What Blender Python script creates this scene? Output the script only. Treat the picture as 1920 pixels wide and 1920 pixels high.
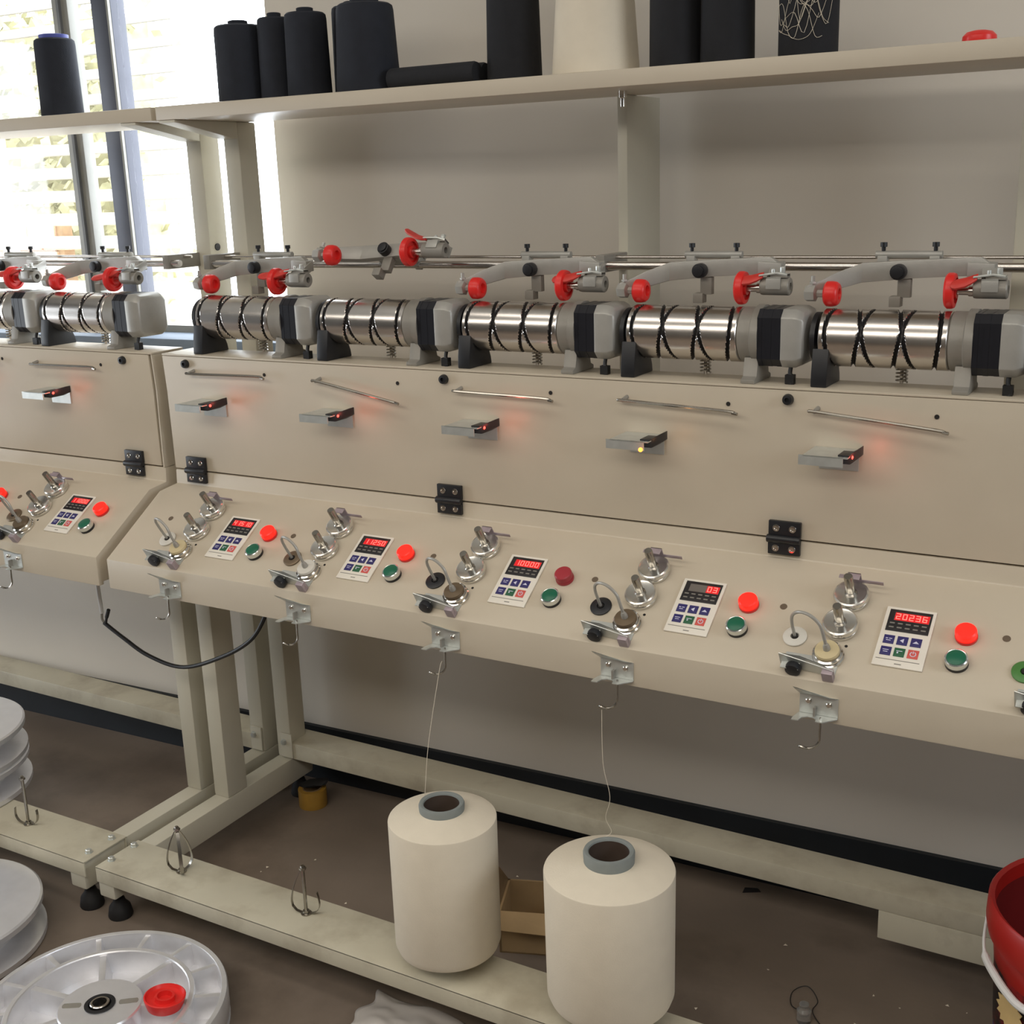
import bpy, bmesh, math, random
from mathutils import Matrix, Vector
random.seed(7)
for o in list(bpy.data.objects): bpy.data.objects.remove(o)
SC = bpy.context.scene
COL = SC.collection
ZO = 0.78            # the measuring origin (a red push button) lies 0.78 m above the floor
PI = math.pi

# ---------------------------------------------------------------- camera
cam_d = bpy.data.cameras.new('camera')
cam = bpy.data.objects.new('camera', cam_d); COL.objects.link(cam)
cam_d.sensor_width = 36.0
cam_d.lens = 2288.8983 / 1920 * 36
cam_d.clip_start = 0.02; cam_d.clip_end = 200
_a, _b, _c = math.radians(74.87053542), math.radians(-1.91941599), math.radians(30.28907804)
R = Matrix.Rotation(_c, 4, 'Z') @ Matrix.Rotation(_a, 4, 'X') @ Matrix.Rotation(_b, 4, 'Z')
cam.matrix_world = Matrix.Translation((1.45034906, -1.61087682, 0.58979944 + ZO)) @ R
SC.camera = cam

# ---------------------------------------------------------------- world, lights, exposure
w = bpy.data.worlds.new('world'); SC.world = w; w.use_nodes = True
bg = w.node_tree.nodes['Background']
bg.inputs[0].default_value = (0.88, 0.94, 1.0, 1); bg.inputs[1].default_value = 7.0
def area(name, loc, rot, sx, sy, power, col):
    d = bpy.data.lights.new(name, 'AREA'); d.shape = 'RECTANGLE'; d.size = sx; d.size_y = sy
    d.energy = power; d.color = col
    o = bpy.data.objects.new(name, d); COL.objects.link(o); o.location = loc; o.rotation_euler = rot
    return o
def portal(name, loc, rot, sx, sy):
    o = area(name, loc, rot, sx, sy, 1, (1, 1, 1)); o.data.cycles.is_portal = True
    return o
portal('window_portal_street', (-1.043, 0.62, 1.686), (math.radians(-90), 0, 0), 1.41, 1.29)
portal('doorway_portal_left', (-3.39, -1.325, 1.05), (math.radians(90), 0, math.radians(-90)), 1.15, 2.1)
portal('window_portal_right', (3.59, -0.7, 1.95), (math.radians(90), 0, math.radians(90)), 1.1, 1.2)
LAMPS = ((0.7, -0.95, 2.85, 3.0, 14.0), (0.4, -1.70, 2.14, 4.0, 23.0), (0.4, -2.15, 2.14, 4.0, 24.0))
for lx, ly, lz, ll, lw in LAMPS: area('ceiling_lamp_tube', (lx, ly, lz), (0, 0, 0), ll, 0.42, lw, (1.0, 0.93, 0.83))
SC.view_settings.view_transform = 'Standard'
SC.view_settings.look = 'None'
SC.view_settings.exposure = 0.0
SC.view_settings.gamma = 1.0
SC.view_settings.use_curve_mapping = False

# ---------------------------------------------------------------- materials
MATS = {}
def lin(c):
    return tuple(((v/255)/12.92 if v/255 <= .04045 else (((v/255)+.055)/1.055)**2.4) for v in c)
def mat(name, rgb, rough=.5, metal=0, var=.06, scale=18, bump=0, bscale=200, emit=None, estr=0, coat=0, alpha=None, spec=.5, stain=None, stain_scale=3):
    if name in MATS: return MATS[name]
    m = bpy.data.materials.new(name); m.use_nodes = True
    nt = m.node_tree; b = nt.nodes['Principled BSDF']
    c = lin(rgb)
    b.inputs['Roughness'].default_value = rough; b.inputs['Metallic'].default_value = metal
    b.inputs['Specular IOR Level'].default_value = spec
    if coat: b.inputs['Coat Weight'].default_value = coat
    tc = nt.nodes.new('ShaderNodeTexCoord')
    n = nt.nodes.new('ShaderNodeTexNoise'); n.inputs['Scale'].default_value = scale; n.inputs['Detail'].default_value = 5
    nt.links.new(tc.outputs['Object'], n.inputs['Vector'])
    r = nt.nodes.new('ShaderNodeValToRGB')
    r.color_ramp.elements[0].position = .3; r.color_ramp.elements[1].position = .7
    r.color_ramp.elements[0].color = (*[max(0, v*(1-var)) for v in c], 1)
    r.color_ramp.elements[1].color = (*[min(1, v*(1+var)) for v in c], 1)
    nt.links.new(n.outputs['Fac'], r.inputs['Fac'])
    out = r.outputs['Color']
    if stain:
        n2 = nt.nodes.new('ShaderNodeTexNoise'); n2.inputs['Scale'].default_value = stain_scale; n2.inputs['Detail'].default_value = 8
        n2.inputs['Roughness'].default_value = .62
        nt.links.new(tc.outputs['Object'], n2.inputs['Vector'])
        r2 = nt.nodes.new('ShaderNodeValToRGB'); r2.color_ramp.elements[0].position = .48; r2.color_ramp.elements[1].position = .68
        mx = nt.nodes.new('ShaderNodeMix'); mx.data_type = 'RGBA'
        nt.links.new(n2.outputs['Fac'], r2.inputs['Fac']); nt.links.new(r2.outputs['Color'], mx.inputs[0])
        nt.links.new(out, mx.inputs[6]); mx.inputs[7].default_value = (*lin(stain), 1)
        out = mx.outputs[2]
    nt.links.new(out, b.inputs['Base Color'])
    if bump:
        n3 = nt.nodes.new('ShaderNodeTexNoise'); n3.inputs['Scale'].default_value = bscale; n3.inputs['Detail'].default_value = 3
        nt.links.new(tc.outputs['Object'], n3.inputs['Vector'])
        bp = nt.nodes.new('ShaderNodeBump'); bp.inputs['Strength'].default_value = bump; bp.inputs['Distance'].default_value = .002
        nt.links.new(n3.outputs['Fac'], bp.inputs['Height']); nt.links.new(bp.outputs['Normal'], b.inputs['Normal'])
    if emit:
        b.inputs['Emission Color'].default_value = (*lin(emit), 1); b.inputs['Emission Strength'].default_value = estr
    MATS[name] = m
    return m
PAINT = mat('beige_machine_paint', (199, 188, 169), .42, var=.025, scale=9, bump=.04, bscale=500)
PAINT_FRAME = mat('grey_beige_frame_paint', (200, 195, 178), .45, var=.03, scale=8, bump=.05, bscale=400)
PAINT_RAIL = mat('rail_paint_scuffed', (198, 192, 172), .5, var=.05, scale=10, bump=.05, bscale=300, stain=(176, 168, 148), stain_scale=9)
WALLM = mat('white_wall_plaster', (226, 219, 208), .75, var=.03, scale=2.5, bump=.06, bscale=60)
WALL2 = mat('grey_wall_paint', (118, 113, 106), .75, var=.03, scale=2.5, bump=.06, bscale=60)
SKIRT = mat('dark_skirting_paint', (22, 28, 34), .55, var=.2, scale=12)
FLOORM = mat('brown_concrete_floor', (124, 111, 99), .55, var=.14, scale=3.5, bump=.12, bscale=90, stain=(96, 84, 73), stain_scale=2.2)
CEIL = mat('ceiling_white', (190, 187, 180), .8)
STEEL = mat('polished_steel', (215, 210, 205), .24, 1, var=.04, scale=40)
CHROME = mat('chrome', (225, 222, 216), .12, 1, var=.03, scale=60)
SATIN = mat('satin_nickel', (224, 222, 216), .2, .9, var=.03, scale=60)
ZINC = mat('zinc_plated_sheet', (205, 208, 204), .34, .6, var=.08, scale=50)
DARKGROOVE = mat('dark_groove', (40, 38, 38), .5, .3, var=.1)
CAST = mat('grey_cast_paint', (142, 138, 130), .42, .15, var=.06, scale=30, bump=.08, bscale=250)
CASTL = mat('light_cast_aluminium', (170, 168, 162), .40, .3, var=.07, scale=30, bump=.08, bscale=250)
BLACK = mat('black_plastic', (26, 27, 31), .42, var=.15, scale=40)
BLACKM = mat('black_laminated_motor', (24, 25, 32), .35, var=.1, scale=60)
RED = mat('red_plastic', (226, 44, 40), .35, var=.05, scale=30)
REDLEVER = mat('red_vinyl_grip', (205, 58, 50), .45, var=.08, scale=40)
REDLIT = mat('red_button_lit', (255, 40, 30), .35, emit=(255, 30, 18), estr=1.1, var=.03)
REDOFF = mat('red_button_unlit', (165, 48, 58), .35, var=.05)
GREENB = mat('green_button', (22, 100, 74), .35, var=.06)
BEZEL = mat('button_bezel_chrome', (222, 226, 224), .2, .9, var=.02)
PLATE = mat('keypad_plate_white', (232, 226, 214), .45, var=.015)
WINDOW = mat('display_window_dark', (42, 40, 42), .25, var=.05)
LCDOFF = mat('display_unlit_grey', (112, 106, 100), .3, var=.04)
LCDRED = mat('display_red_glow', (150, 20, 24), .35, emit=(255, 30, 36), estr=.55, var=.02)
DIGIT = mat('digit_red_segments', (255, 120, 110), .4, emit=(255, 105, 95), estr=1.3, var=.01)
KEYB = mat('key_blue', (48, 44, 104), .45, var=.05)
KEYG = mat('key_green', (40, 96, 66), .45, var=.05)
KEYR = mat('key_red', (214, 92, 84), .45, var=.05)
SYMB = mat('key_symbol_pale', (214, 214, 232), .5, var=.02)
PRINT = mat('grey_print', (130, 126, 118), .6, var=.05)
LEDR = mat('red_led', (255, 70, 60), .4, emit=(255, 60, 50), estr=6, var=.01)
LEDO = mat('orange_led', (255, 150, 60), .4, emit=(255, 130, 40), estr=6, var=.01)
RUB = mat('black_rubber', (22, 21, 22), .7, var=.15)
HOLE = mat('dark_hole', (30, 26, 24), .8, var=.1)
HOLEB = mat('brown_hole', (104, 90, 74), .8, var=.1)
YARN = mat('white_yarn', (224, 214, 195), .85, var=.02, scale=40, bump=.12, bscale=500)
YARNB = mat('black_yarn', (26, 27, 32), .85, var=.12, scale=40, bump=.15, bscale=500)
YARNN = mat('navy_black_yarn', (30, 34, 44), .85, var=.12, scale=40, bump=.15, bscale=500)
TUBEG = mat('grey_paper_tube', (132, 138, 136), .7, var=.05, scale=60)
TUBEI = mat('brown_tube_inside', (74, 60, 50), .8, var=.08)
ALU = mat('cast_aluminium', (232, 232, 235), .33, .6, var=.06, scale=25, bump=.1, bscale=140)
ALUM = mat('machined_aluminium', (242, 243, 248), .28, .65, var=.03, scale=30)
CARD = mat('cardboard', (168, 140, 100), .85, var=.1, scale=14, bump=.1, bscale=120)
CARDD = mat('cardboard_edge', (120, 96, 66), .9, var=.15, scale=20)
TAPE = mat('brown_tape', (160, 122, 48), .4, var=.1, scale=30)
DARKFRAME = mat('dark_aluminium_frame', (84, 86, 96), .4, .3, var=.06)
LIGHTFRAME = mat('pale_aluminium_frame', (150, 149, 142), .4, .1, var=.06)
GREYBEAD = mat('grey_bead', (112, 113, 114), .45, .1)
SLATM = mat('white_slat_paint', (232, 228, 216), .5, var=.04)
CREAM = mat('cream_ceramic', (206, 190, 150), .4, var=.05)
BRONZE = mat('bronze_bush', (120, 104, 84), .4, .5, var=.08)
GREENP = mat('green_bush', (74, 128, 62), .4, var=.08)
WHITEP = mat('white_bush', (214, 210, 200), .4, var=.03)
PURPLE = mat('violet_tinted_zinc', (168, 154, 160), .4, .35, var=.1, scale=50)
SPRINGM = mat('spring_steel', (170, 166, 158), .25, 1, var=.05)
CABLE = mat('black_cable', (20, 20, 22), .5, var=.1)
WCABLE = mat('white_cable_tube', (222, 222, 222), .45, var=.03)
BUCKR = mat('red_bucket_plastic', (170, 30, 24), .4, var=.06, scale=8)
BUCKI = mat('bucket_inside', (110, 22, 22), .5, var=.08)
BUCKB = mat('blue_label', (26, 34, 128), .45, var=.08, stain=(206, 206, 214), stain_scale=22)
BUCKK = mat('black_red_label', (34, 26, 28), .45, var=.1, stain=(190, 34, 44), stain_scale=26)
STAR = mat('cream_star', (224, 196, 140), .6, var=.08)
BAG = mat('thin_plastic_bag', (176, 170, 164), .25, var=.06, scale=12, bump=.3, bscale=40)
BLUECAP = mat('blue_cap', (76, 86, 170), .5, var=.05)
HEDGE = mat('hedge_leaves', (150, 146, 112), .8, var=.3, scale=9, bump=.4, bscale=30)
BRICKM = mat('red_brick', (172, 128, 100), .85, var=.18, scale=14, bump=.2, bscale=80)
SILLM = mat('blue_grey_sill', (118, 132, 150), .6, var=.06)
def glass_mat():
    m = bpy.data.materials.new('window_glass'); m.use_nodes = True
    nt = m.node_tree; nt.nodes.remove(nt.nodes['Principled BSDF'])
    t = nt.nodes.new('ShaderNodeBsdfTransparent'); g = nt.nodes.new('ShaderNodeBsdfGlossy'); g.inputs['Roughness'].default_value = .02
    x = nt.nodes.new('ShaderNodeMixShader'); x.inputs[0].default_value = .06
    nt.links.new(t.outputs[0], x.inputs[1]); nt.links.new(g.outputs[0], x.inputs[2])
    nt.links.new(x.outputs[0], nt.nodes['Material Output'].inputs['Surface'])
    return m
GLASS = glass_mat()
def clear_mat():
    m = bpy.data.materials.new('clear_plastic'); m.use_nodes = True
    b = m.node_tree.nodes['Principled BSDF']; b.inputs['Transmission Weight'].default_value = .8
    b.inputs['Roughness'].default_value = .15; b.inputs['Base Color'].default_value = (.8, .8, .78, 1)
    return m
CLEAR = clear_mat()

# ---------------------------------------------------------------- mesh helpers
class MB:
    def __init__(s): s.v = []; s.f = []; s.m = []; s.mi = 0
    def add(s, vs, fs):
        k = len(s.v); s.v += [tuple(v) for v in vs]
        for f in fs: s.f.append(tuple(i+k for i in f)); s.m.append(s.mi)
        return s
    def box(s, x0, x1, y0, y1, z0, z1):
        return s.add([(x0,y0,z0),(x1,y0,z0),(x1,y1,z0),(x0,y1,z0),(x0,y0,z1),(x1,y0,z1),(x1,y1,z1),(x0,y1,z1)],
                     [(0,3,2,1),(4,5,6,7),(0,1,5,4),(1,2,6,5),(2,3,7,6),(3,0,4,7)])
    def prism(s, poly, a, b, axis='x'):
        # poly in the plane across the axis: x -> (y,z), y -> (x,z), z -> (x,y)
        n = len(poly)
        def P(p, t): return (t, p[0], p[1]) if axis == 'x' else ((p[0], t, p[1]) if axis == 'y' else (p[0], p[1], t))
        vs = [P(p, a) for p in poly] + [P(p, b) for p in poly]
        fs = [tuple(range(n))[::-1], tuple(range(n, 2*n))] + [(i, (i+1) % n, n+(i+1) % n, n+i) for i in range(n)]
        return s.add(vs, fs)
    def loft(s, secs, closed=True, caps=True):
        n = len(secs[0]); vs = [p for sec in secs for p in sec]; fs = []
        for k in range(len(secs)-1):
            for i in range(n if closed else n-1):
                j = (i+1) % n; fs.append((k*n+i, k*n+j, (k+1)*n+j, (k+1)*n+i))
        if caps and closed:
            fs.append(tuple(range(n))[::-1]); fs.append(tuple((len(secs)-1)*n+i for i in range(n)))
        return s.add(vs, fs)
    def frame(s, d):
        d = Vector(d).normalized(); u = d.orthogonal().normalized()
        return d, u, d.cross(u)
    def lathe(s, c, d, prof, n=24, caps=True, ring=False):
        # prof: list of (r, t) along direction d from c
        d, u, v = s.frame(d); c = Vector(c); secs = []
        for r, t in prof:
            r = max(r, 1e-5)
            secs.append([c + d*t + u*(r*math.cos(2*PI*i/n)) + v*(r*math.sin(2*PI*i/n)) for i in range(n)])
        if ring: secs.append(list(secs[0]))
        return s.loft(secs, caps=caps and not ring)
    def cyl(s, a, b, r, n=16, r2=None):
        a = Vector(a); b = Vector(b); L = (b-a).length
        return s.lathe(a, b-a, [(r, 0), (r if r2 is None else r2, L)], n)
    def tube(s, pts, r, n=8):
        pts = [Vector(p) for p in pts]; secs = []; pu = None
        for i, p in enumerate(pts):
            d = (pts[min(i+1, len(pts)-1)] - pts[max(i-1, 0)]).normalized()
            if pu is None: u = d.orthogonal().normalized()
            else:
                u = pu - d*pu.dot(d)
                u = u.normalized() if u.length > 1e-6 else d.orthogonal().normalized()
            pu = u; v = d.cross(u); rr = r[i] if isinstance(r, (list, tuple)) else r
            secs.append([p + u*(rr*math.cos(2*PI*k/n)) + v*(rr*math.sin(2*PI*k/n)) for k in range(n)])
        return s.loft(secs)
    def mesh(s, name, mats, bevel=0, smooth=35):
        me = bpy.data.meshes.new(name); me.from_pydata(s.v, [], s.f)
        for m in (mats if isinstance(mats, (list, tuple)) else [mats]): me.materials.append(m)
        me.polygons.foreach_set('material_index', s.m)
        bm = bmesh.new(); bm.from_mesh(me)
        bmesh.ops.recalc_face_normals(bm, faces=bm.faces)
        if bevel:
            ed = [e for e in bm.edges if len(e.link_faces) == 2 and e.calc_face_angle(0) > .6]
            bmesh.ops.bevel(bm, geom=ed, offset=bevel, segments=2, affect='EDGES', profile=.6, clamp_overlap=True)
        bm.to_mesh(me); bm.free()
        if smooth:
            me.polygons.foreach_set('use_smooth', [True]*len(me.polygons)); me.set_sharp_from_angle(angle=math.radians(smooth))
        me.update()
        return me
    def build(s, name, mats, parent=None, bevel=0, smooth=35, loc=(0, 0, 0), rot=(0, 0, 0)):
        o = bpy.data.objects.new(name, s.mesh(name, mats, bevel, smooth)); COL.objects.link(o)
        if parent is not None: o.parent = parent
        o.location = loc; o.rotation_euler = rot
        return o
def spline(pts, n=8):
    P = [Vector(p) for p in pts]; out = []
    for i in range(len(P)-1):
        p0 = P[max(i-1, 0)]; p1 = P[i]; p2 = P[i+1]; p3 = P[min(i+2, len(P)-1)]
        for k in range(n):
            t = k/n
            out.append(.5*((2*p1)+(p2-p0)*t+(2*p0-5*p1+4*p2-p3)*t*t+(3*p1-p0-3*p2+p3)*t**3))
    out.append(P[-1]); return out
def tag(o, label, cat, group=None, kind=None):
    o['label'] = label; o['category'] = cat
    if group: o['group'] = group
    if kind: o['kind'] = kind
    return o
def struct(o): o['kind'] = 'structure'; return o
def empty(name, loc, label, cat, group=None):
    o = bpy.data.objects.new(name, None); COL.objects.link(o); o.location = loc; o.empty_display_size = .05
    return tag(o, label, cat, group)
def copy_part(o, parent, loc=None, rot=None):
    c = o.copy(); COL.objects.link(c); c.parent = parent
    if loc is not None: c.location = loc
    if rot is not None: c.rotation_euler = rot
    for ch in list(o.children):
        d = ch.copy(); COL.objects.link(d); d.parent = c
    return c

# ---------------------------------------------------------------- the room
YW = 0.475           # face of the back wall
WX0, WX1, WZ0, WZ1 = -1.75, -0.305, 0.262+ZO, 1.55+ZO     # window opening in the back wall
fl = MB().box(-3.4, 3.6, -4.7, YW+.4, -.06, 0).build('floor', FLOORM); struct(fl)
b = MB()
b.box(WX1, 3.6, YW, YW+.25, 0, 3.0); b.box(-3.4, WX0, YW, YW+.25, 0, 3.0)
b.box(WX0, WX1, YW, YW+.25, 0, WZ0); b.box(WX0, WX1, YW, YW+.25, WZ1, 3.0)
wb = struct(b.build('wall_back', WALLM, smooth=0))
struct(MB().box(-3.4, 3.6, YW-.012, YW-.001, 0, .138).build('baseboard_back', SKIRT, smooth=0)); sk = bpy.data.objects['baseboard_back']
b = MB(); b.box(-3.6, -3.4, -4.7, -1.9, 0, 3); b.box(-3.6, -3.4, -.75, YW+.15, 0, 3); b.box(-3.6, -3.4, -1.9, -.75, 2.1, 3)
struct(b.build('wall_left', WALL2, smooth=0))
b = MB(); b.box(3.6, 3.8, -4.7, -1.25, 0, 3); b.box(3.6, 3.8, -.15, .75, 0, 3); b.box(3.6, 3.8, -1.25, -.15, 0, 1.35); b.box(3.6, 3.8, -1.25, -.15, 2.55, 3)
struct(b.build('wall_right', WALL2, smooth=0))
struct(MB().box(-3.4, 3.6, -4.9, -4.7, 0, 3).build('wall_front', WALL2, smooth=0))
struct(MB().box(-3.6, 3.8, -4.9, YW+.30, 3.0, 3.1).build('ceiling', CEIL, smooth=0))
for (lx, ly, lz, ln, lw), ll in zip(LAMPS, ('nearest the machines', 'in the middle row', 'farthest from the machines')):
    lp = empty('ceiling_lamp', (lx, ly, lz+.005), 'long tube lamp hanging from the ceiling, the one '+ll, 'lamp', 'ceiling lamps')
    MB().box(-ln/2-.02, ln/2+.02, -.22, .22, 0, .07).build('lamp_housing', CEIL, lp, bevel=.01)
    for hx_ in (-1.2, 1.2): MB().cyl((hx_, 0, .07), (hx_, 0, 2.995-lz), .006, 8).build('hanger_rod', STEEL, lp)
# window in the back wall: frame, sill, mullions, panes
wn = MB()
wn.box(WX0, WX0+.05, .58, .63, WZ0, WZ1); wn.box(WX1-.004, WX1, .58, .63, WZ0, WZ1)
wn.box(WX0, WX1, .58, .63, WZ0, WZ0+.02); wn.box(WX0, WX1, .58, .63, WZ1-.05, WZ1)
win = struct(wn.build('window_1', LIGHTFRAME, smooth=0))
MB().box(WX0, WX1, .465, .58, WZ0-.03, WZ0+.004).build('window_sill', SILLM, win, bevel=.003)
m1 = MB().box(-.889, -.828, .582, .627, WZ0+.02, WZ1-.05).build('mullion', DARKFRAME, win, bevel=.002)
MB().box(-.835, -.829, .574, .5819, WZ0+.02, WZ1-.05).build('bead', LIGHTFRAME, m1)
m2 = MB().box(-1.022, -.972, .590, .625, WZ0+.02, WZ1-.05).build('sliding_stile', LIGHTFRAME, win, bevel=.002)
MB().box(-1.000, -.992, .582, .5899, WZ0+.02, WZ1-.05).build('bead', GREYBEAD, m2)
MB().box(WX0+.05, -1.022, .602, .606, WZ0+.02, WZ1-.05).build('pane', GLASS, win, smooth=0)
MB().box(-.828, WX1-.004, .602, .606, WZ0+.02, WZ1-.05).build('pane', GLASS, win, smooth=0)
MB().box(-.972, -.889, .612, .616, WZ0+.02, WZ1-.05).build('pane', GLASS, win, smooth=0)
# the machines do not stand quite parallel to the back wall
for o in [wb, sk, win]+list(win.children_recursive):
    o.data.transform(Matrix.Translation((0, -YW, 0)))
for o in (wb, sk, win): o.location = (0, YW, 0); o.rotation_euler = (0, 0, .042)
# outside: louvre shutter, brick wall and hedge
lv = empty('louvre_shutter', (-1.6, .80, WZ0), 'white horizontal louvre slats outside the window at the left', 'shutter')
sl = MB().prism([(-.022, -.013), (-.020, -.016), (.022, .013), (.020, .016)], -1.9, .725).mesh('slat', SLATM)
for i in range(21):
    o = bpy.data.objects.new('slat', sl); COL.objects.link(o); o.parent = lv; o.location = (0, 0, .02+i*.0615)
MB().box(-.07, -.03, -.012, .012, -.1, 1.35).build('stile', SLATM, lv, loc=(0, .036, 0))
hb = empty('garden_wall', (-6.1, 3.4, .25), 'low brick wall outside the window at the left', 'wall')
bk = MB().box(-.115, .115, -.05, .05, -.032, .032).mesh('brick', BRICKM, bevel=.004)
core = MB().box(-1.5, 1.7, -.035, .04, 0, 1.0).build('mortar', CARDD, hb)
for r in range(13):
    for c in range(13):
        o = bpy.data.objects.new('brick', bk); COL.objects.link(o); o.parent = hb
        o.location = (-1.38+c*.243+(.12 if r % 2 else 0), 0, .036+r*.0745)
hd = MB()
for i in range(6000):
    c = Vector((random.uniform(-10, -4.75), random.gauss(4.3, .25), random.uniform(.2, 2.6)+random.gauss(0, .06)))
    u = Vector((random.gauss(0, 1), random.gauss(0, 1), random.gauss(0, 1))).normalized()*.05; v = u.orthogonal().normalized()*.035
    hd.add([c-u, c+v, c+u, c-v], [(0, 1, 2, 3)])
hd.box(-11, -4.9, 4.5, 4.7, 0, 2.5)
tag(hd.build('hedge', HEDGE, smooth=0), 'green hedge beyond the window louvres at the left', 'hedge', kind='stuff')

# ---------------------------------------------------------------- winding machines
FY, FZ = -.091, -.0735                        # front edge of the sloping console
SLOPE = math.atan2(.544, .839)
TOP = .290
GRP = {}
def station_parts(root):
    """prototype parts of one winding position, local to the position's red button"""
    P = {}
    # ---- grooved drum
    L0, L1, RD, YD, ZD = -.2456, -.0684, .0415, .160, .357
    nx, na = 150, 120; m = MB(); vs = []; gro = []
    A0, A1, T = L0+.002, L1-.003, 3
    for i in range(nx+1):
        x = L0 + (L1-L0)*i/nx
        for j in range(na):
            th = 2*PI*j/na; best = 9
            for k in range(6):
                t = (((th-math.radians(158))/(2*PI)) + k)/(2*T) % 1.0
                tri = 2*t if t < .5 else 2-2*t
                tri = 2*math.sqrt((tri/2)**2+.0004) if tri < .5 else 1-2*math.sqrt(((1-tri)/2)**2+.0004)
                best = min(best, abs(x-(A0+(A1-A0)*tri)))
            d = best/.0030
            dep = .0045*max(0, 1-d*d) if d < 1 else 0
            edge = .0012 if (i == 0 or i == nx) else 0
            r = RD-dep-edge
            vs.append((x, YD+r*math.cos(th), ZD+r*math.sin(th))); gro.append(dep > .0011)
    fs = []; mi = []
    for i in range(nx):
        for j in range(na):
            q = (i*na+j, i*na+(j+1) % na, (i+1)*na+(j+1) % na, (i+1)*na+j)
            fs.append(q); mi.append(1 if sum(gro[a] for a in q) >= 2 else 0)
    fs.append(tuple(range(na))); mi.append(0); fs.append(tuple(nx*na+j for j in range(na))[::-1]); mi.append(0)
    m.v = vs; m.f = fs; m.m = mi
    dr = P['drum'] = m.build('winding_drum', [STEEL, DARKGROOVE], root)
    c = lambda x: (x, YD, ZD)
    MB().lathe(c(-.2600), (1, 0, 0), [(.012, 0), (.036, .001), (.036, .008), (.012, .009), (.012, .0143)], 32).build('end_disc', BLACK, dr)
    MB().lathe(c(-.0683), (1, 0, 0), [(.039, 0), (.0395, .0012), (.0415, .002), (.0415, .020), (.045, .022), (.045, .0335)], 40).build('drum_collar', CAST, dr)
    h = .0425; ch = .012
    sq = [(YD-h+ch, ZD-h), (YD+h-ch, ZD-h), (YD+h, ZD-h+ch), (YD+h, ZD+h-ch), (YD+h-ch, ZD+h), (YD-h+ch, ZD+h), (YD-h, ZD+h-ch), (YD-h, ZD-h+ch)]
    def sqs(k): return [(YD+(y-YD)*k, ZD+(z-ZD)*k) for y, z in sq]
    m = MB()
    for k in range(5): m.prism(sqs(.985 if k % 2 == 0 else .978), -.0349+k*.007, -.0349+(k+1)*.007)
    MB
    m.build('motor_body', BLACKM, dr)
    m = MB()
    secs = [[(x, *p) for p in sqs(k)] for x, k in ((.0002, 1.0), (.020, 1.0), (.030, .90), (.033, .80))]
    m.loft(secs); m.build('motor_cap', CASTL, dr, bevel=.0015)
    m = MB(); m.prism([(.112, TOP), (.188, TOP), (.188, TOP+.006), (.178, TOP+.010), (.172, ZD-.03), (.128, ZD-.03), (.122, TOP+.010), (.112, TOP+.006)], -.057, -.0352)
    m.build('bracket_foot', CAST, dr, bevel=.0015)
    m = MB(); m.prism([(.113, TOP), (.186, TOP), (.184, TOP+.012), (.174, TOP+.036), (.160, TOP+.046), (.146, TOP+.048), (.134, TOP+.046), (.128, TOP+.055), (.120, TOP+.055), (.114, TOP+.02)], -.2525, -.229)
    m.build('bearing_foot', BLACK, dr, bevel=.002)
    m = MB(); m.tube(spline([(.012, .135, ZD-.042), (.012, .132, ZD-.052), (.017, .130, TOP+.006), (.014, .128, TOP-.002)], 5), .0032)
    m.box(.006, .019, .126, .137, TOP+.0005, TOP+.014)
    m.build('motor_cable', CABLE, dr)
    # ---- bobbin cradle; its own frame sits on the pivot shaft
    py, pz = .25, .451
    q = lambda x, y, z: (x, y-py, z-pz)
    def sec(x, y0, y1, z0, z1): return [q(x, y0, z0), q(x, y1, z0), q(x, y1, z1), q(x, y0, z1)]
    m = MB()
    m.loft([sec(-.274, .158, .170, .4140, .4310), sec(-.262, .166, .178, .4155, .4350), sec(-.238, .184, .196, .4230, .4480), sec(-.207, .200, .212, .4320, .4600), sec(-.130, .200, .212, .4390, .4645), sec(-.044, .200, .212, .4437, .4684), sec(-.031, .200, .212, .4500, .4590)])
    m.loft([sec(-.060, .190, .212, .441, .462), sec(-.024, .190, .212, .441, .460)])
    m.loft([[q(-.034, .150, .425), q(-.012, .150, .425), q(-.012, .150, .440), q(-.034, .150, .440)], [q(-.044, .212, .444), q(-.024, .212, .444), q(-.024, .212, .462), q(-.044, .212, .462)]])
    cr = P['cradle'] = m.build('bobbin_cradle', CASTL, root, bevel=.0012, smooth=24)
    m = MB(); m.lathe(q(-.2505, .165, .4187), (1, 0, 0), [(.010, 0), (.0150, .001), (.0180, .004), (.0183, .012), (.0172, .0175), (.0150, .0205), (.0130, .0215), (.0085, .0215), (.0072, .0150), (.0005, .0145)], 28)
    m.build('tube_cone', RED, cr)
    m = MB(); m.lathe(q(-.278, .165, .4187), (1, 0, 0), [(.011, 0), (.012, .002), (.012, .014), (.009, .016), (.0055, .017), (.0055, .0275)], 6)
    m.cyl(q(-.268, .165, .428), q(-.268, .165, .444), .0030, 8); m.cyl(q(-.268, .165, .433), q(-.268, .165, .436), .0052, 6)
    m.build('cone_peg', CASTL, cr)
    m = MB(); m.lathe(q(-.0826, .165, .4254), (1, 0, 0), [(.012, 0), (.022, .001), (.0247, .004), (.0247, .010), (.0235, .013), (.018, .0145), (.0175, .011), (.011, .011), (.0105, .016), (.006, .016)], 36)
    m.build('tube_flange', RED, cr)
    m = MB(); m.lathe(q(-.066, .165, .4254), (1, 0, 0), [(.0058, 0), (.0058, .014), (.0075, .0145), (.0075, .0205)], 16)
    m.build('clamp_pin', STEEL, cr)
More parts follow.
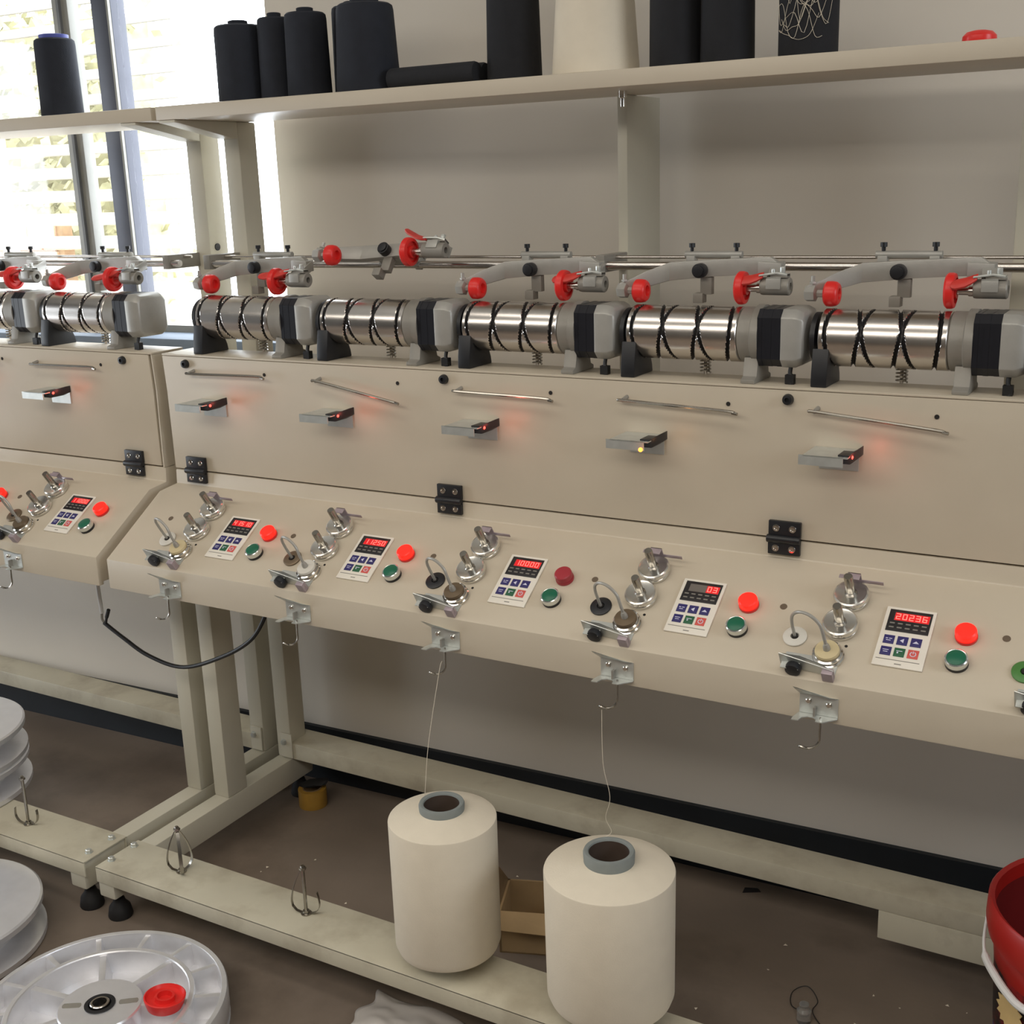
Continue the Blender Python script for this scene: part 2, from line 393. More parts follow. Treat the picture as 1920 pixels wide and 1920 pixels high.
    m = MB(); m.lathe(q(-.0457, .165, .4285), (1, 0, 0), [(.0095, 0), (.0125, .001), (.0132, .004), (.0132, .043), (.0120, .0445), (.0055, .0448), (.0050, .030), (.001, .0298)], 28)
    m.box(-.030, -.004, -.093, -.079, -.0095, -.004)
    cl = m.build('clamp_barrel', CAST, cr)
    m = MB(); m.loft([[q(-.045, .150, .4435), q(-.045, .162, .4440), q(-.045, .162, .4465), q(-.045, .150, .4460)], [q(-.020, .155, .4465), q(-.020, .170, .4465), q(-.020, .170, .4495), q(-.020, .155, .4495)], [q(-.004, .157, .4430), q(-.004, .172, .4430), q(-.004, .172, .4470), q(-.004, .157, .4470)]])
    m.cyl(q(-.013, .163, .444), q(-.013, .163, .457), .0040, 8); m.cyl(q(-.026, .160, .446), q(-.026, .160, .454), .0030, 8)
    m.build('lever_bracket', ZINC, cr, bevel=.0006)
    m = MB(); m.cyl(q(-.1535, .200, .4483), q(-.1535, .187, .4480), .0112, 20); m.cyl(q(-.1535, .190, .4483), q(-.1535, .184, .4480), .0085, 20)
    m.build('knob', BLACK, cr, bevel=.001)
    m = MB(); m.box(-.1562, -.1377, -.048, -.036, -.040, -.0135); m.box(-.166, -.150, -.054, -.036, -.053, -.038)
    m.build('strut', CAST, cr, bevel=.001)
    m = MB(); m.cyl(q(-.200, .25, .4688), q(-.105, .25, .4688), .0056, 14); m.box(-.196, -.182, -.008, .008, -.006, .016); m.box(-.122, -.108, -.008, .008, -.006, .016); m.box(-.19, -.115, -.037, .004, -.004, .004)
    sv = m.build('pivot_sleeve', CASTL, cr, bevel=.0008)
    for x in (-.189, -.115):
        m = MB(); m.cyl(q(x, .25, .474), q(x, .25, .480), .0030, 8); m.cyl(q(x, .25, .480), q(x, .25, .4865), .0050, 10); m.build('sleeve_screw', BLACK, cr)
    # ---- spring behind the drum
    pts = [(-.1400+.0078*math.cos(t), .186+.0078*math.sin(t), TOP+.002+.0235*t/(2*PI*4.5)) for t in [2*PI*4.5*i/70 for i in range(71)]]
    m = MB(); m.tube(pts, .0014, 6); sp = P['spring'] = m.build('tension_spring', SPRINGM, root)
    MB().cyl((-.14, .186, TOP), (-.14, .186, .395), .0028, 8).build('spring_rod', STEEL, sp)
    # ---- things on the sloping console (x along the machine, y up the slope, z off the sheet)
    def post(nm, x, y, hgt):
        m = MB(); m.lathe((x, y, 0), (0, 0, 1), [(.0215, 0), (.0235, .0015), (.0235, .0050), (.0220, .0062), (.0225, .0072), (.0248, .0085), (.0248, .0125), (.0238, .0148), (.0218, .0158), (.0195, .0152), (.0090, .0140), (.001, .0138)], 40)
        o = m.build(nm, SATIN, root)
        m = MB(); m.lathe((x, y, .012), (0, 0, 1), [(.0085, 0), (.0085, .004), (.0064, .0055), (.0064, hgt-.010), (.0058, hgt-.008), (.001, hgt-.008)], 18)
        m.build('post', SPRINGM, o)
        return o
    P['post1'] = post('tension_disc', -.1590, .1465, .047); P['post2'] = post('tension_disc', -.1615, .0945, .045)
    m = MB(); m.box(-.1660, -.1480, .1660, .1676, .0005, .034); m.box(-.1660, -.1480, .1560, .1676, .0325, .034); m.box(-.150, -.118, .1655, .1668, .016, .022)
    m.box(-.178, -.166, .160, .1665, .028, .0292)
    th = P['flag'] = m.build('thread_guide', PURPLE, root, bevel=.0004)
    m = MB(); m.lathe((-.1660, .0427, 0), (0, 0, 1), [(.019, 0), (.0215, .0012), (.0215, .004), (.0185, .0055), (.0185, .0072), (.0205, .0085), (.0205, .011), (.0180, .0122), (.0180, .0135), (.001, .0135)], 36)
    P['tens'] = m.build('yarn_tensioner', CHROME, root)
    pts = spline([(-.166, .0427, .0230), (-.168, .0455, .040), (-.173, .052, .058), (-.187, .058, .068), (-.203, .0625, .066), (-.2150, .066, .052), (-.2190, .067, .032), (-.2191, .067, .004)], 6)
    m = MB(); m.tube(pts, .0024, 8); m.lathe((-.166, .0427, .0185), (0, .02, 1), [(.0052, 0), (.0048, .006), (.0028, .011)], 10)
    P['wire'] = m.build('feeler_wire', CASTL, root)
    m = MB(); m.add([(-.2235, .013, .0005), (-.196, .0145, .0005), (-.196, .0175, .027), (-.2235, .0145, .031), (-.165, .0125, .0005), (-.165, .0135, .0205), (-.149, .0065, .0005), (-.1485, .0075, .0185)],
                    [(0, 1, 2, 3), (1, 4, 5, 2), (4, 6, 7, 5)])
    me = m; k = len(me.v); me.add([(x, y+.0012, z) for x, y, z in me.v[:8]], [(3, 2, 1, 0), (2, 5, 4, 1), (5, 7, 6, 4)])
    me.add([(-.2235, .0148, .031), (-.1485, .0080, .0185), (-.1485, .0090, .0192), (-.2235, .0157, .0315)], [(0, 1, 2, 3)])
    me.box(-.2235, -.150, .0145, .040, .0004, .0016); me.box(-.221, -.196, .004, .0150, .0135, .0147)
    tr = P['tray'] = me.build('thread_tray', ZINC, root, smooth=0)
    m = MB(); m.lathe((-.2045, .0140, .0085), (0, -1, .1), [(.0075, 0), (.0105, .001), (.0112, .005), (.0105, .010), (.0075, .011)], 18); m.build('tray_knob', BLACK, tr)
    m = MB(); m.box(-.1640, -.1490, .002, .0125, .0003, .018); m.build('tray_plate', PURPLE, tr, bevel=.001)
    # keypad
    m = MB(); m.box(-.1082, -.0418, .0416, .1418, 0, .0030); kp = P['keypad'] = m.build('keypad', PLATE, root, bevel=.0012)
    MB().box(-.1028, -.0460, .1000, .1372, .0030, .0036).build('display_window', WINDOW, kp, bevel=.0003)
    MB().box(-.0950, -.0483, .1183, .1320, .0036, .0039).build('display_screen', LCDOFF, kp)
    m = MB()
    for r, y in enumerate((.1125, .1055)):
        for x in range(5): m.box(-.099+x*.0106, -.0925+x*.0106, y, y+.0022, .0036, .0038)
    m.build('window_print', PRINT, kp)
    for i, x in enumerate((-.0942, -.0763, -.0584)):
        for j, y in enumerate((.0855, .0660)):
            mt = KEYB if (j == 0 or i == 0) else (KEYG if i == 1 else KEYR)
            MB().box(x-.0071, x+.0071, y-.0072, y+.0072, .0030, .0037).build('key', mt, kp, bevel=.0003)
    m = MB(); z0, z1 = .0037, .0040
    m.prism([(-.0795, .0855), (-.0745, .0890), (-.0745, .0820)], z0, z1, 'z'); m.prism([(-.0625, .0838), (-.0543, .0838), (-.0584, .0878)], z0, z1, 'z')
    m.box(-.0985, -.0955, .0862, .0874, z0, z1); m.box(-.0940, -.0900, .0862, .0874, z0, z1); m.box(-.0975, -.0915, .0832, .0842, z0, z1)
    m.box(-.0985, -.0905, .0672, .0682, z0, z1); m.box(-.0975, -.0915, .0640, .0650, z0, z1)
    m.box(-.0805, -.0725, .0675, .0685, z0, z1); m.box(-.0795, -.0775, .0640, .0665, z0, z1)
    rr = .0042
    for k in range(14):
        a0 = math.radians(115)+k*math.radians(310)/14; a1 = a0+math.radians(310)/14
        m.prism([(-.0584+rr*math.cos(a0), .066+rr*math.sin(a0)), (-.0584+rr*math.cos(a1), .066+rr*math.sin(a1)), (-.0584+(rr-.0011)*math.cos(a1), .066+(rr-.0011)*math.sin(a1)), (-.0584+(rr-.0011)*math.cos(a0), .066+(rr-.0011)*math.sin(a0))], z0, z1, 'z')
    m.box(-.0589, -.0579, .0665, .0708, z0, z1)
    m.build('key_symbols', SYMB, kp)
    m = MB(); m.box(-.1045, -.0475, .0523, .0532, .0030, .0034); m.box(-.0790, -.0700, .0460, .0474, .0030, .0033); m.build('plate_print', PRINT, kp)
    # green push button
    m = MB(); m.lathe((-.0025, .0645, 0), (0, 0, 1), [(.0150, 0), (.0150, .005)], 30); gb = P['green'] = m.build('green_push_button', BLACK, root)
    MB().lathe((-.0025, .0645, .005), (0, 0, 1), [(.0148, 0), (.0150, .001), (.0148, .0085), (.0135, .0095), (.0122, .009)], 30).build('bezel', BEZEL, gb)
    MB().lathe((-.0025, .0645, .0125), (0, 0, 1), [(.0121, 0), (.0121, .0025), (.011, .0032), (.0005, .0034)], 30).build('button_cap', GREENB, gb)
    # holes in the sheet
    m = MB(); m.cyl((-.2494, .1167, 0), (-.2494, .1167, .0006), .0052, 14); P['hole1'] = m.build('screw_hole', HOLEB, root)
    m = MB(); m.cyl((-.1473, .0650, 0), (-.1473, .0650, .0005), .0022, 10); P['hole2'] = m.build('screw_hole', HOLE, root)
    # ---- wire guide on the lip (machine axes)
    m = MB(); Y = -.0912
    m.box(-.1930, -.1405, Y-.0014, Y, -.1205, -.0935)
    m.add([(-.1930, Y, -.0935), (-.1405, Y, -.0935), (-.150, -.101, -.090), (-.1955, -.119, -.0735)], [(0, 1, 2, 3)])
    m.add([(-.1930, Y, -.0943), (-.1405, Y, -.0943), (-.150, -.101, -.0910), (-.1955, -.119, -.0745)], [(3, 2, 1, 0)])
    lg = P['lip'] = m.build('wire_guide', ZINC, root, smooth=0)
    m = MB(); fk = [(-.1930, Y), (-.1405, Y), (-.1405, -.096), (-.1560, -.114), (-.1650, -.114), (-.1655, -.108), (-.1700, -.103), (-.1790, -.103), (-.1850, -.108), (-.1870, -.119), (-.1960, -.120), (-.1965, -.110)]
    m.prism(fk, -.1222, -.1208, 'z'); m.build('fork_plate', ZINC, lg, smooth=0)
    pts = spline([(-.1600, -.106, -.118), (-.1600, -.107, -.138), (-.1605, -.107, -.152), (-.1660, -.109, -.160), (-.1745, -.111, -.1635), (-.1830, -.113, -.1625), (-.1850, -.116, -.1600), (-.1800, -.118, -.1595), (-.1740, -.117, -.1615)], 6)
    MB().tube(pts, .0017, 6).build('wire_hook', SPRINGM, lg)
    for x, z in ((-.1804, -.1020), (-.1525, -.1035)):
        MB().lathe((x, Y-.0014, z), (0, -1, 0), [(.0042, 0), (.0042, .0022), (.003, .0032), (.0005, .0034)], 10).build('guide_screw', CHROME, lg)
    MB().box(-.1720, -.1690, Y-.010, Y-.0014, -.1205, -.108).build('thread_slot', CAST, lg)
    # ---- stop-motion sensor on the door
    m = MB(); m.box(-.2336, -.1765, .1066, .1080, .1735, .2055); m.box(-.2400, -.1765, .044, .1070, .2042, .2058); m.box(-.2460, -.1830, .0440, .0455, .1915, .2058)
    sb = P['sensor'] = m.build('sensor_bracket', ZINC, root, smooth=0)
    m = MB(); m.loft([[(-.1850, .048, .196), (-.1850, .048, .2066), (-.1850, .066, .2066), (-.1850, .066, .196)], [(-.1760, .058, .194), (-.1760, .058, .2085), (-.1760, .090, .2085), (-.1760, .090, .194)], [(-.1700, .092, .199), (-.1700, .092, .2125), (-.1700, .105, .2125), (-.1700, .105, .199)]])
    m.box(-.192, -.176, .05, .082, .2060, .2082)
    m.build('sensor_body', BLACK, sb, bevel=.0008)
    # small hole beside the thread bar
    m = MB(); m.cyl((-.0726, .1058, .2599), (-.0726, .1046, .2599), .0034, 10); P['hole3'] = m.build('door_hole', HOLE, root)
    return P
SLOPED = {'post1', 'post2', 'flag', 'tens', 'wire', 'tray', 'keypad', 'green', 'hole1', 'hole2'}
def place(k, X, base):
    if k in SLOPED: return (X-base, FY, FZ+ZO), (SLOPE, 0, 0)
    if k == 'cradle': return (X-base, .25, .451+ZO), (0, 0, 0)
    return (X-base, 0, ZO), (0, 0, 0)
SEG = {'0': 'abcdef', '1': 'bc', '2': 'abged', '3': 'abgcd', '4': 'fgbc', '5': 'afgcd', '6': 'afgedc', '7': 'abc', '8': 'abcdefg', '9': 'abcdfg', ' ': ''}
def digits(text, parent):
    n = len(text); x0, w, h, y0 = -.0930, .0062, .0098, .1203; adv = .0088
    m = MB(); t = .0013; z0, z1 = .0042, .0045
    for i, ch in enumerate(text):
        x = x0+i*adv
        R = {'a': (x, x+w, y0+h-t, y0+h), 'd': (x, x+w, y0, y0+t), 'g': (x, x+w, y0+h/2-t/2, y0+h/2+t/2), 'f': (x, x+t, y0+h/2, y0+h), 'e': (x, x+t, y0, y0+h/2), 'b': (x+w-t, x+w, y0+h/2, y0+h), 'c': (x+w-t, x+w, y0, y0+h/2)}
        for s in SEG[ch]: a = R[s]; m.box(a[0], a[1], a[2], a[3], z0, z1)
    m.build('display_digits', DIGIT, parent)
    first = next(i for i, ch in enumerate(text) if ch != ' ')
    MB().box(x0+first*adv-.0015, -.0488, .1186, .1316, .0039, .0042).build('lit_field', LCDRED, parent)
PROTO = {}
def make_station(root, X, base, spec):
    first = not PROTO
    if first:
        PROTO.update(station_parts(root))
        for k, o in PROTO.items(): l, r = place(k, X, base); o.location = l; o.rotation_euler = r; o.parent = root
        new = dict(PROTO)
        for k, o in PROTO.items(): o['_n'] = 1
    else:
        new = {}
        for k, o in PROTO.items():
            if spec.get('only') and k not in spec['only']: continue
            l, r = place(k, X, base); new[k] = copy_part(o, root, l, r)
    if spec.get('lift') and 'cradle' in new: new['cradle'].rotation_euler = (-math.radians(spec['lift']), 0, 0)
    return new
def finish_station(root, X, base, spec, new):
    L = lambda: (X-base, 0, ZO)
    S = dict(loc=(X-base, FY, FZ+ZO), rot=(SLOPE, 0, 0))
    only = spec.get('only')
    # bush the feeler wire dips into
    m = MB(); m.lathe((-.2191, .067, 0), (0, 0, 1), [(.0150, 0), (.0168, .0008), (.0168, .0028), (.0150, .0040), (.0060, .0040), (.0048, .0005), (.0004, .0004)], 28)
    g = m.build('bush', spec['bush'], root, **S)
    MB().cyl((-.2191, .067, .0006), (-.2191, .067, .0043), .0045, 12).build('bush_hole', HOLE, g)
    if only: return
    m = MB(); m.lathe((-.166, .0427, .0135), (0, 0, 1), [(.0165, 0), (.0170, .001), (.0160, .0042), (.0045, .0050), (.0040, .0062)], 30)
    m.build('tensioner_insert', spec['ins'], root, **S)
    # red push button
    m = MB(); m.lathe((.0015, .1095, 0), (0, 0, 1), [(.0145, 0), (.0148, .001), (.0145, .005)], 30); rb = m.build('red_push_button', RED if spec['lit'] else REDOFF, root, **S)
    m = MB(); m.lathe((.0015, .1095, .005), (0, 0, 1), [(.0138, 0), (.0142, .006), (.0138, .0095), (.012, .0110), (.0005, .0115)], 30); m.build('button_cap', REDLIT if spec['lit'] else REDOFF, rb)
    digits(spec['text'], new['keypad'])
    # thread bar on the door
    x0, z0, x1, z1 = spec['bar']
    pts = [(x0, .094, z0), (x0+.02, .093, z0-.0006), (x1-.022, .092, z1+.0035*(1 if z1 < z0 else 1)), (x1-.008, .091, z1+.0010), (x1, .090, z1)]
    m = MB(); m.tube(spline(pts, 4), [.0026]*17, 8); tb = m.build('thread_bar', SPRINGM, root, loc=L())
    m = MB(); m.cyl((x0+.011, .107, z0+.004), (x0+.009, .092, z0), .0034, 8); m.build('bar_mount', CAST, tb)
    # cradle lever
    lx, ly, lz = spec['lever']; q = lambda x, y, z: (x, y-.25, z-.451)
    a = Vector(q(-.040, .156, .4450)); t = Vector(q(lx, ly, lz)); d = (t-a); n1 = Vector((0, .75, .66)).normalized()
    secs = []; up = d.normalized().cross(n1).normalized()
    for f, ww, hh in ((0, .0055, .002), (.2, .0075, .0028), (.45, .0085, .003), (.8, .0085, .003), (.95, .0065, .0026), (1, .0035, .0015)):
        c = a+d*f+up*(.004*math.sin(PI*f))
        secs.append([c+n1*ww+up*hh*.5, c+n1*ww*.6+up*hh, c-n1*ww*.6+up*hh, c-n1*ww+up*hh*.5, c-n1*ww-up*hh*.5, c-n1*ww*.6-up*hh, c+n1*ww*.6-up*hh, c+n1*ww-up*hh*.5])
    MB().loft(secs).build('lever', REDLEVER, new['cradle'], smooth=50)
    m = MB(); p = (-.1775, .078, .2030) if not spec.get('orange') else (-.1835, .046, .1960)
    m.lathe((p[0], p[1]-.012, p[2]), (.3, -1, 0), [(.0030, 0), (.0034, .001), (.0030, .0035), (.0012, .0048)], 12)
    led = m.build('led', LEDO if spec.get('orange') else LEDR, new['sensor'])
    ld = bpy.data.lights.new('led_glow', 'POINT'); ld.energy = .016 if not spec.get('orange') else .004; ld.color = (1, .12, .08) if not spec.get('orange') else (1, .4, .1); ld.shadow_soft_size = .004
    lo = bpy.data.objects.new('led_glow', ld); COL.objects.link(lo); lo.parent = root; lo.location = (X-base-.150, .072, .206+ZO)

def make_machine(XL, XR, side, label, sX, hX, specs, left):
    """one machine spanning XL..XR; hinges at hX, positions at sX"""
    base = XL if not left else XR
    root = empty('winding_machine', (base, 0, 0), label, 'machine', 'winding machines')
    b = lambda: MB()
    B = dict(loc=(-base, 0, ZO))
    prof = [(.109, .0582), (.107, .030), (.060, .0245), (FY, FZ), (FY, -.131), (FY+.012, -.131), (FY+.012, -.125), (.19, -.125), (.19, .20), (.135, .20), (.135, .0582)]
    b().prism(prof, XL, XR).build('console', PAINT, root, bevel=.0025, **B)
    d0, d1 = (XL, XR-.010) if left else (XL+.0, XR)
    door = [(.104, .2855), (.1078, .215), (.109, .0610), (.118, .0610), (.118, .2855)]
    b().prism(door, d0, d1).build('door_panel', PAINT, root, bevel=.0015, **B)
    b().box(XL, XR, .1035, .190, .2862, TOP).build('top_plate', PAINT, root, bevel=.0012, **B)
    b().box(XL+.004, XR-.014, .1365, .186, .201, .2855).build('inner_box', PAINT, root, **B)
    e0, e1 = (XR-.003, XR) if left else (XL, XL+.003)
    if left: b().prism([(.106, .0600), (.190, .0600), (.190, .2858), (.1045, .2858), (.1085, .215)], e0, e1).build('end_plate', PAINT, root, **B)
    # hinges with four screws, and the black latch screws above them
    for hx in hX:
        m = b(); m.box(hx-.0245, hx+.0245, .1015, .1083, .0640, .0885); m.box(hx-.0245, hx+.0245, .1000, .1070, .0370, .0590); m.cyl((hx-.0265, .1020, .0605), (hx+.0245, .1020, .0605), .0062, 14)
        h = m.build('hinge', BLACK, root, bevel=.0012, **B)
        for x in (-.0125, .0125):
            for z, y in ((.0775, .1015), (.0468, .1000)):
                MB().lathe((hx+x, y, z), (0, -1, 0), [(.0056, 0), (.0052, .0008), (.0030, .0009), (.0026, .0001), (.0004, .0001)], 16).build('hinge_screw', CHROME, h)
        m = b(); m.lathe((hx, .1058, .2722), (0, -1, 0), [(.0080, 0), (.0085, .003), (.0070, .009), (.0035, .0095), (.003, .006)], 18); m.build('latch_screw', BLACK, root, **B)
    # frame: posts, foot beams, rails
    ends = [XR] if left else [XL]
    def frame_end(x0, x1, back_x0=None):
        b().box(x0, x1, .121, .181, -.667, -.1255).build('front_post', PAINT_FRAME, root, bevel=.004, **B)
        b().box(x0, x1, .331, .385, -.667, .7230).build('rear_post', PAINT_FRAME, root, bevel=.004, **B) if not left else \
            b().box(x0, x1, .331, .385, -.667, .20).build('rear_post', PAINT_FRAME, root, bevel=.004, **B)
        b().box(x0-.001, x1+.001, -.2060, .400, -.727, -.667).build('foot_beam', PAINT_FRAME, root, bevel=.004, **B)
        b().box(x0, x1, .181, .331, -.190, -.130).build('cross_beam', PAINT_FRAME, root, bevel=.003, **B)
        for y in (-.180, .375):
            m = b(); m.lathe(((x0+x1)/2, y, -.78), (0, 0, 1), [(.0225, 0), (.0240, .004), (.0205, .022), (.0125, .032), (.0105, .040), (.006, .041), (.006, .054)], 20)
            m.build('levelling_foot', RUB, root, **B)
    if left:
        frame_end(-.408, -.368)
        b().box(-.4305, -.3905, .331, .385, .20, .7230).build('shelf_post', PAINT_FRAME, root, bevel=.003, **B)
        b().cyl((-.3905, .352, .478), (-.3885, .352, .478), .0075, 16).build('post_plug', BLACK, root, **B)
        ax = [(-.4305, -.3905)]
    else:
        frame_end(-.328, -.288); frame_end(1.63, 1.67)
        b().box(.5445, .5625, .331, .470, .19, .7230).build('shelf_post', PAINT_FRAME, root, bevel=.002, **B)
        b().box(1.178, 1.218, .331, .385, .19, .7230).build('shelf_post', PAINT_FRAME, root, bevel=.003, **B)  # added upright, stands in for a bright strip of window light on the wall
        ax = [(-.328, -.288), (.5445, .5625), (1.63, 1.67)]
    for x0, x1 in [a for a in ax if a[0] != .5445]:
        m = b(); m.prism([(.160, .7228), (.3308, .7228), (.3308, .690), (.310, .692), (.175, .716), (.160, .718)], x0, x1)
        m.build('shelf_bracket', PAINT_FRAME, root, bevel=.001, **B)
    if not left:
        m = b(); m.lathe((.592, .25, .7232), (0, 0, -1), [(.007, 0), (.007, .010), (.004, .011), (.004, .024)], 12); m.build('shelf_bolt', CHROME, root, **B)
    r0, r1 = XL-.002, XR+.002
    if left: r1 = XR-.006
    # front rail: folded channel
    m = b(); m.box(r0, r1, -.2080, -.0975, -.6664, -.6630); m.box(r0, r1, -.2080, -.2045, -.696, -.6632); m.box(r0, r1, -.1010, -.0975, -.690, -.6632)
    m.build('front_rail', PAINT_RAIL, root, bevel=.001, **B)
    bx = [(-.382, 1)] if left else [(-.3185, 1)]
    for x, _ in bx:
        for y in (-.1185, -.177):
            MB().lathe((x, y, -.6632), (0, 0, 1), [(.0085, 0), (.0085, .0012), (.0062, .0013), (.0062, .0068), (.005, .0078), (.0005, .008)], 6).build('rail_bolt', ZINC, root, **B)
    q0, q1 = (XL, -.388) if left else (-.3085, 1.66)
    m = b(); m.box(q0, q1, .3295, .4060, -.6672, -.6280); m.build('rear_rail', PAINT_RAIL, root, bevel=.003, **B)
    fx = -.393 if left else -.303
    m = b(); m.box(fx-.010, fx+.022, .3255, .3297, -.664, -.606); m.build('rail_flange', PAINT_FRAME, root, bevel=.001, **B)
    MB().lathe((fx, .3255, -.626), (0, -1, 0), [(.0080, 0), (.0080, .001), (.0060, .0012), (.0060, .006), (.0005, .0068)], 6).build('rail_bolt', ZINC, root, **B)
    if not left:
        b().box(1.036, 1.62, .3295, .335, -.722, -.6674).build('lower_plate', PAINT_RAIL, root, bevel=.001, **B)
    # pivot shaft and the thin guard rod
    s0, s1 = (XL, -.40) if left else (XL+.002, XR)
    b().cyl((s0, .25, .451), (s1, .25, .451), .0068, 18).build('pivot_shaft', STEEL, root, **B)
    b().cyl((s0, .285, .4625), (s1, .285, .4625), .0028, 10).build('guard_rod', STEEL, root, **B)
    for x in ([-.43] if left else [-.318, .553, 1.65]):
        b().box(x-.008, x+.008, .240, .3308, .440, .468).build('shaft_holder', CAST, root, bevel=.001, **B)
    # shelf on top
    h0, h1 = (XL, -.3455) if left else (-.3330, XR)
    b().box(h0, h1, .158, .372, .7230, .7480).build('shelf', PAINT, root, bevel=.002, **B)
    # winding positions
    for X, sp in zip(sX, specs):
        new = make_station(root, X, base, sp)
        sp['_new'] = new; sp['_root'] = root; sp['_X'] = X; sp['_base'] = base
    # pegs on the front rail
    return root
def spec(text, bar, lever, bush, ins, lit=True, **k):
    d = dict(text=text, bar=bar, lever=lever, bush=bush, ins=ins, lit=lit); d.update(k); return d
RS = [spec('41510', (-.259, .2559, -.062, .2550), (-.105, .150, .436), WHITEP, CREAM),
      spec('11250', (-.2526, .2561, -.0627, .2268), (-.118, .190, .486), BRONZE, WHITEP, lift=35),
      spec('10000', (-.2532, .2551, -.0614, .2490), (-.088, .150, .436), BLACK, BRONZE, lit=False),
      spec('   03', (-.2488, .2576, -.0532, .2480), (-.080, .148, .437), BLACK, BRONZE, orange=True),
      spec('20236', (-.2480, .2583, -.0533, .2405), (-.072, .143, .435), WHITEP, CREAM),
      spec('20000', (-.2480, .2583, -.0533, .2405), (-.072, .143, .435), GREENP, CREAM, only={'drum', 'cradle', 'tray', 'hole1', 'lip'})]
LS = [spec('11000', (-.272, .2547, -.073, .2530), (-.118, .150, .428), BRONZE, BRONZE),
      spec('14000', (-.272, .2547, -.073, .2530), (-.105, .150, .434), BLACK, BRONZE),
      spec('10500', (-.272, .2547, -.073, .2530), (-.105, .150, .434), BLACK, BRONZE)]
mr = make_machine(-.328, 1.68, 1, 'beige yarn winding machine in front, five lit keypads in full view', [0, .3, .6, .9, 1.2, 1.5], [-.2665, .325, .919, 1.51], RS, False)
ml = make_machine(-1.50, -.356, -1, 'second beige winding machine at the left edge, before the window', [-.4300, -.7300, -1.0300], [-.4365, -1.03], LS, True)
for sp in RS+LS: finish_station(sp['_root'], sp['_X'], sp['_base'], sp, sp['_new'])
for o in bpy.data.objects:
    if '_n' in o: del o['_n']

# ---------------------------------------------------------------- pegs on the front rails (part of their machines)
RZ = -.6630
def peg(root, base, x, y, leaves, h=.092):
    m = MB(); m.cyl((x, y, RZ), (x, y, RZ+h), .0032, 10); m.lathe((x, y, RZ+h-.004), (0, 0, 1), [(.0045, 0), (.0065, .001), (.0065, .0045), (.0045, .0055), (.0035, .0085), (.0005, .009)], 6)
    m.lathe((x, y, RZ), (0, 0, 1), [(.010, 0), (.010, .002), (.006, .003), (.006, .007)], 12)
    o = m.build('cone_peg', SPRINGM, root, loc=(-base, 0, ZO))
    for a, hi in leaves:
        a = math.radians(a); n = 12; secs = []
        for i in range(n+1):
            t = i/n*hi
            r = .004+.0225*math.sin(min(1, (1-t)*1.0+.0)*PI*.5)**.5*(1 if t > 0 else 1) if t > .0 else .010
            z = RZ+.002+(h-.008)*t
            if t < .22: r = .008+(.0265-.008)*math.sin(t/.22*PI/2); z = RZ+.002+(h-.008)*.22*(1-math.cos(t/.22*PI/2))
            else: r = .0265-.0215*((t-.22)/.78)**1.7
            c = Vector((x+r*math.cos(a), y+r*math.sin(a), z)); s_ = Vector((-math.sin(a), math.cos(a), 0))*.0032; u = Vector((math.cos(a), math.sin(a), 0))*.0005
            secs.append([c-s_-u, c+s_-u, c+s_+u, c-s_+u])
        MB().loft(secs).build('peg_leaf', SPRINGM, o)
peg(mr, -.328, -.1640, -.145, [(200, 1), (320, 1), (80, 1)])
peg(mr, -.328, .1400, -.145, [(195, 1), (20, .5)])
peg(mr, -.328, .4380, -.135, [(200, 1), (320, 1), (80, 1)], .07)
peg(mr, -.328, .7370, -.135, [(200, 1), (320, 1), (80, 1)], .07)
peg(ml, -.356, -.5850, -.155, [(200, .36), (10, .36)], .105)

# ---------------------------------------------------------------- yarn cones
def yarn_cone(label, x, y, zt, r1, zs, r2, zb, tr):
    root = empty('yarn_cone', (x, y, -.6630+ZO), label, 'yarn cone', 'white yarn cones')
    B = dict(loc=(0, 0, .6630))
    prof = [(tr*.9, zb+.004), (r2-.014, zb+.001), (r2-.004, zb+.006), (r2, zb+.017), (r1, zs-.003), (r1-.0007, zs-.0010), (r1-.0030, zs+.0003), (tr+.012, zs+.0105), (tr-.002, zs+.0125)]
    MB().lathe((0, 0, 0), (0, 0, 1), prof, 72, caps=False).build('wound_yarn', YARN, root, **B)
    m = MB(); m.lathe((0, 0, 0), (0, 0, 1), [(tr*.80, -.662), (tr*.86, -.662), (tr-.001, zs+.008), (tr, zt-.004), (tr-.0015, zt-.0005), (tr-.004, zt), (tr-.0075, zt-.0015), (tr-.0085, zt-.004)], 48, caps=False)
    m.build('paper_tube', TUBEG, root, **B)
    m = MB(); m.lathe((0, 0, 0), (0, 0, 1), [(tr-.0084, zt-.004), (tr-.0088, zs-.02), (tr*.6, -.64), (.002, -.642)], 40, caps=False)
    m.build('tube_bore', TUBEI, root, **B)
    return root
yarn_cone('white yarn cone on grey tube, the smaller left one on the front rail', .4380, -.135, -.3740, .0886, -.4000, .0880, -.6390, .0374)
yarn_cone('white yarn cone on grey tube, the larger right one cut by the bottom edge', .7370, -.135, -.3810, .0997, -.4125, .0985, -.6360, .0391)

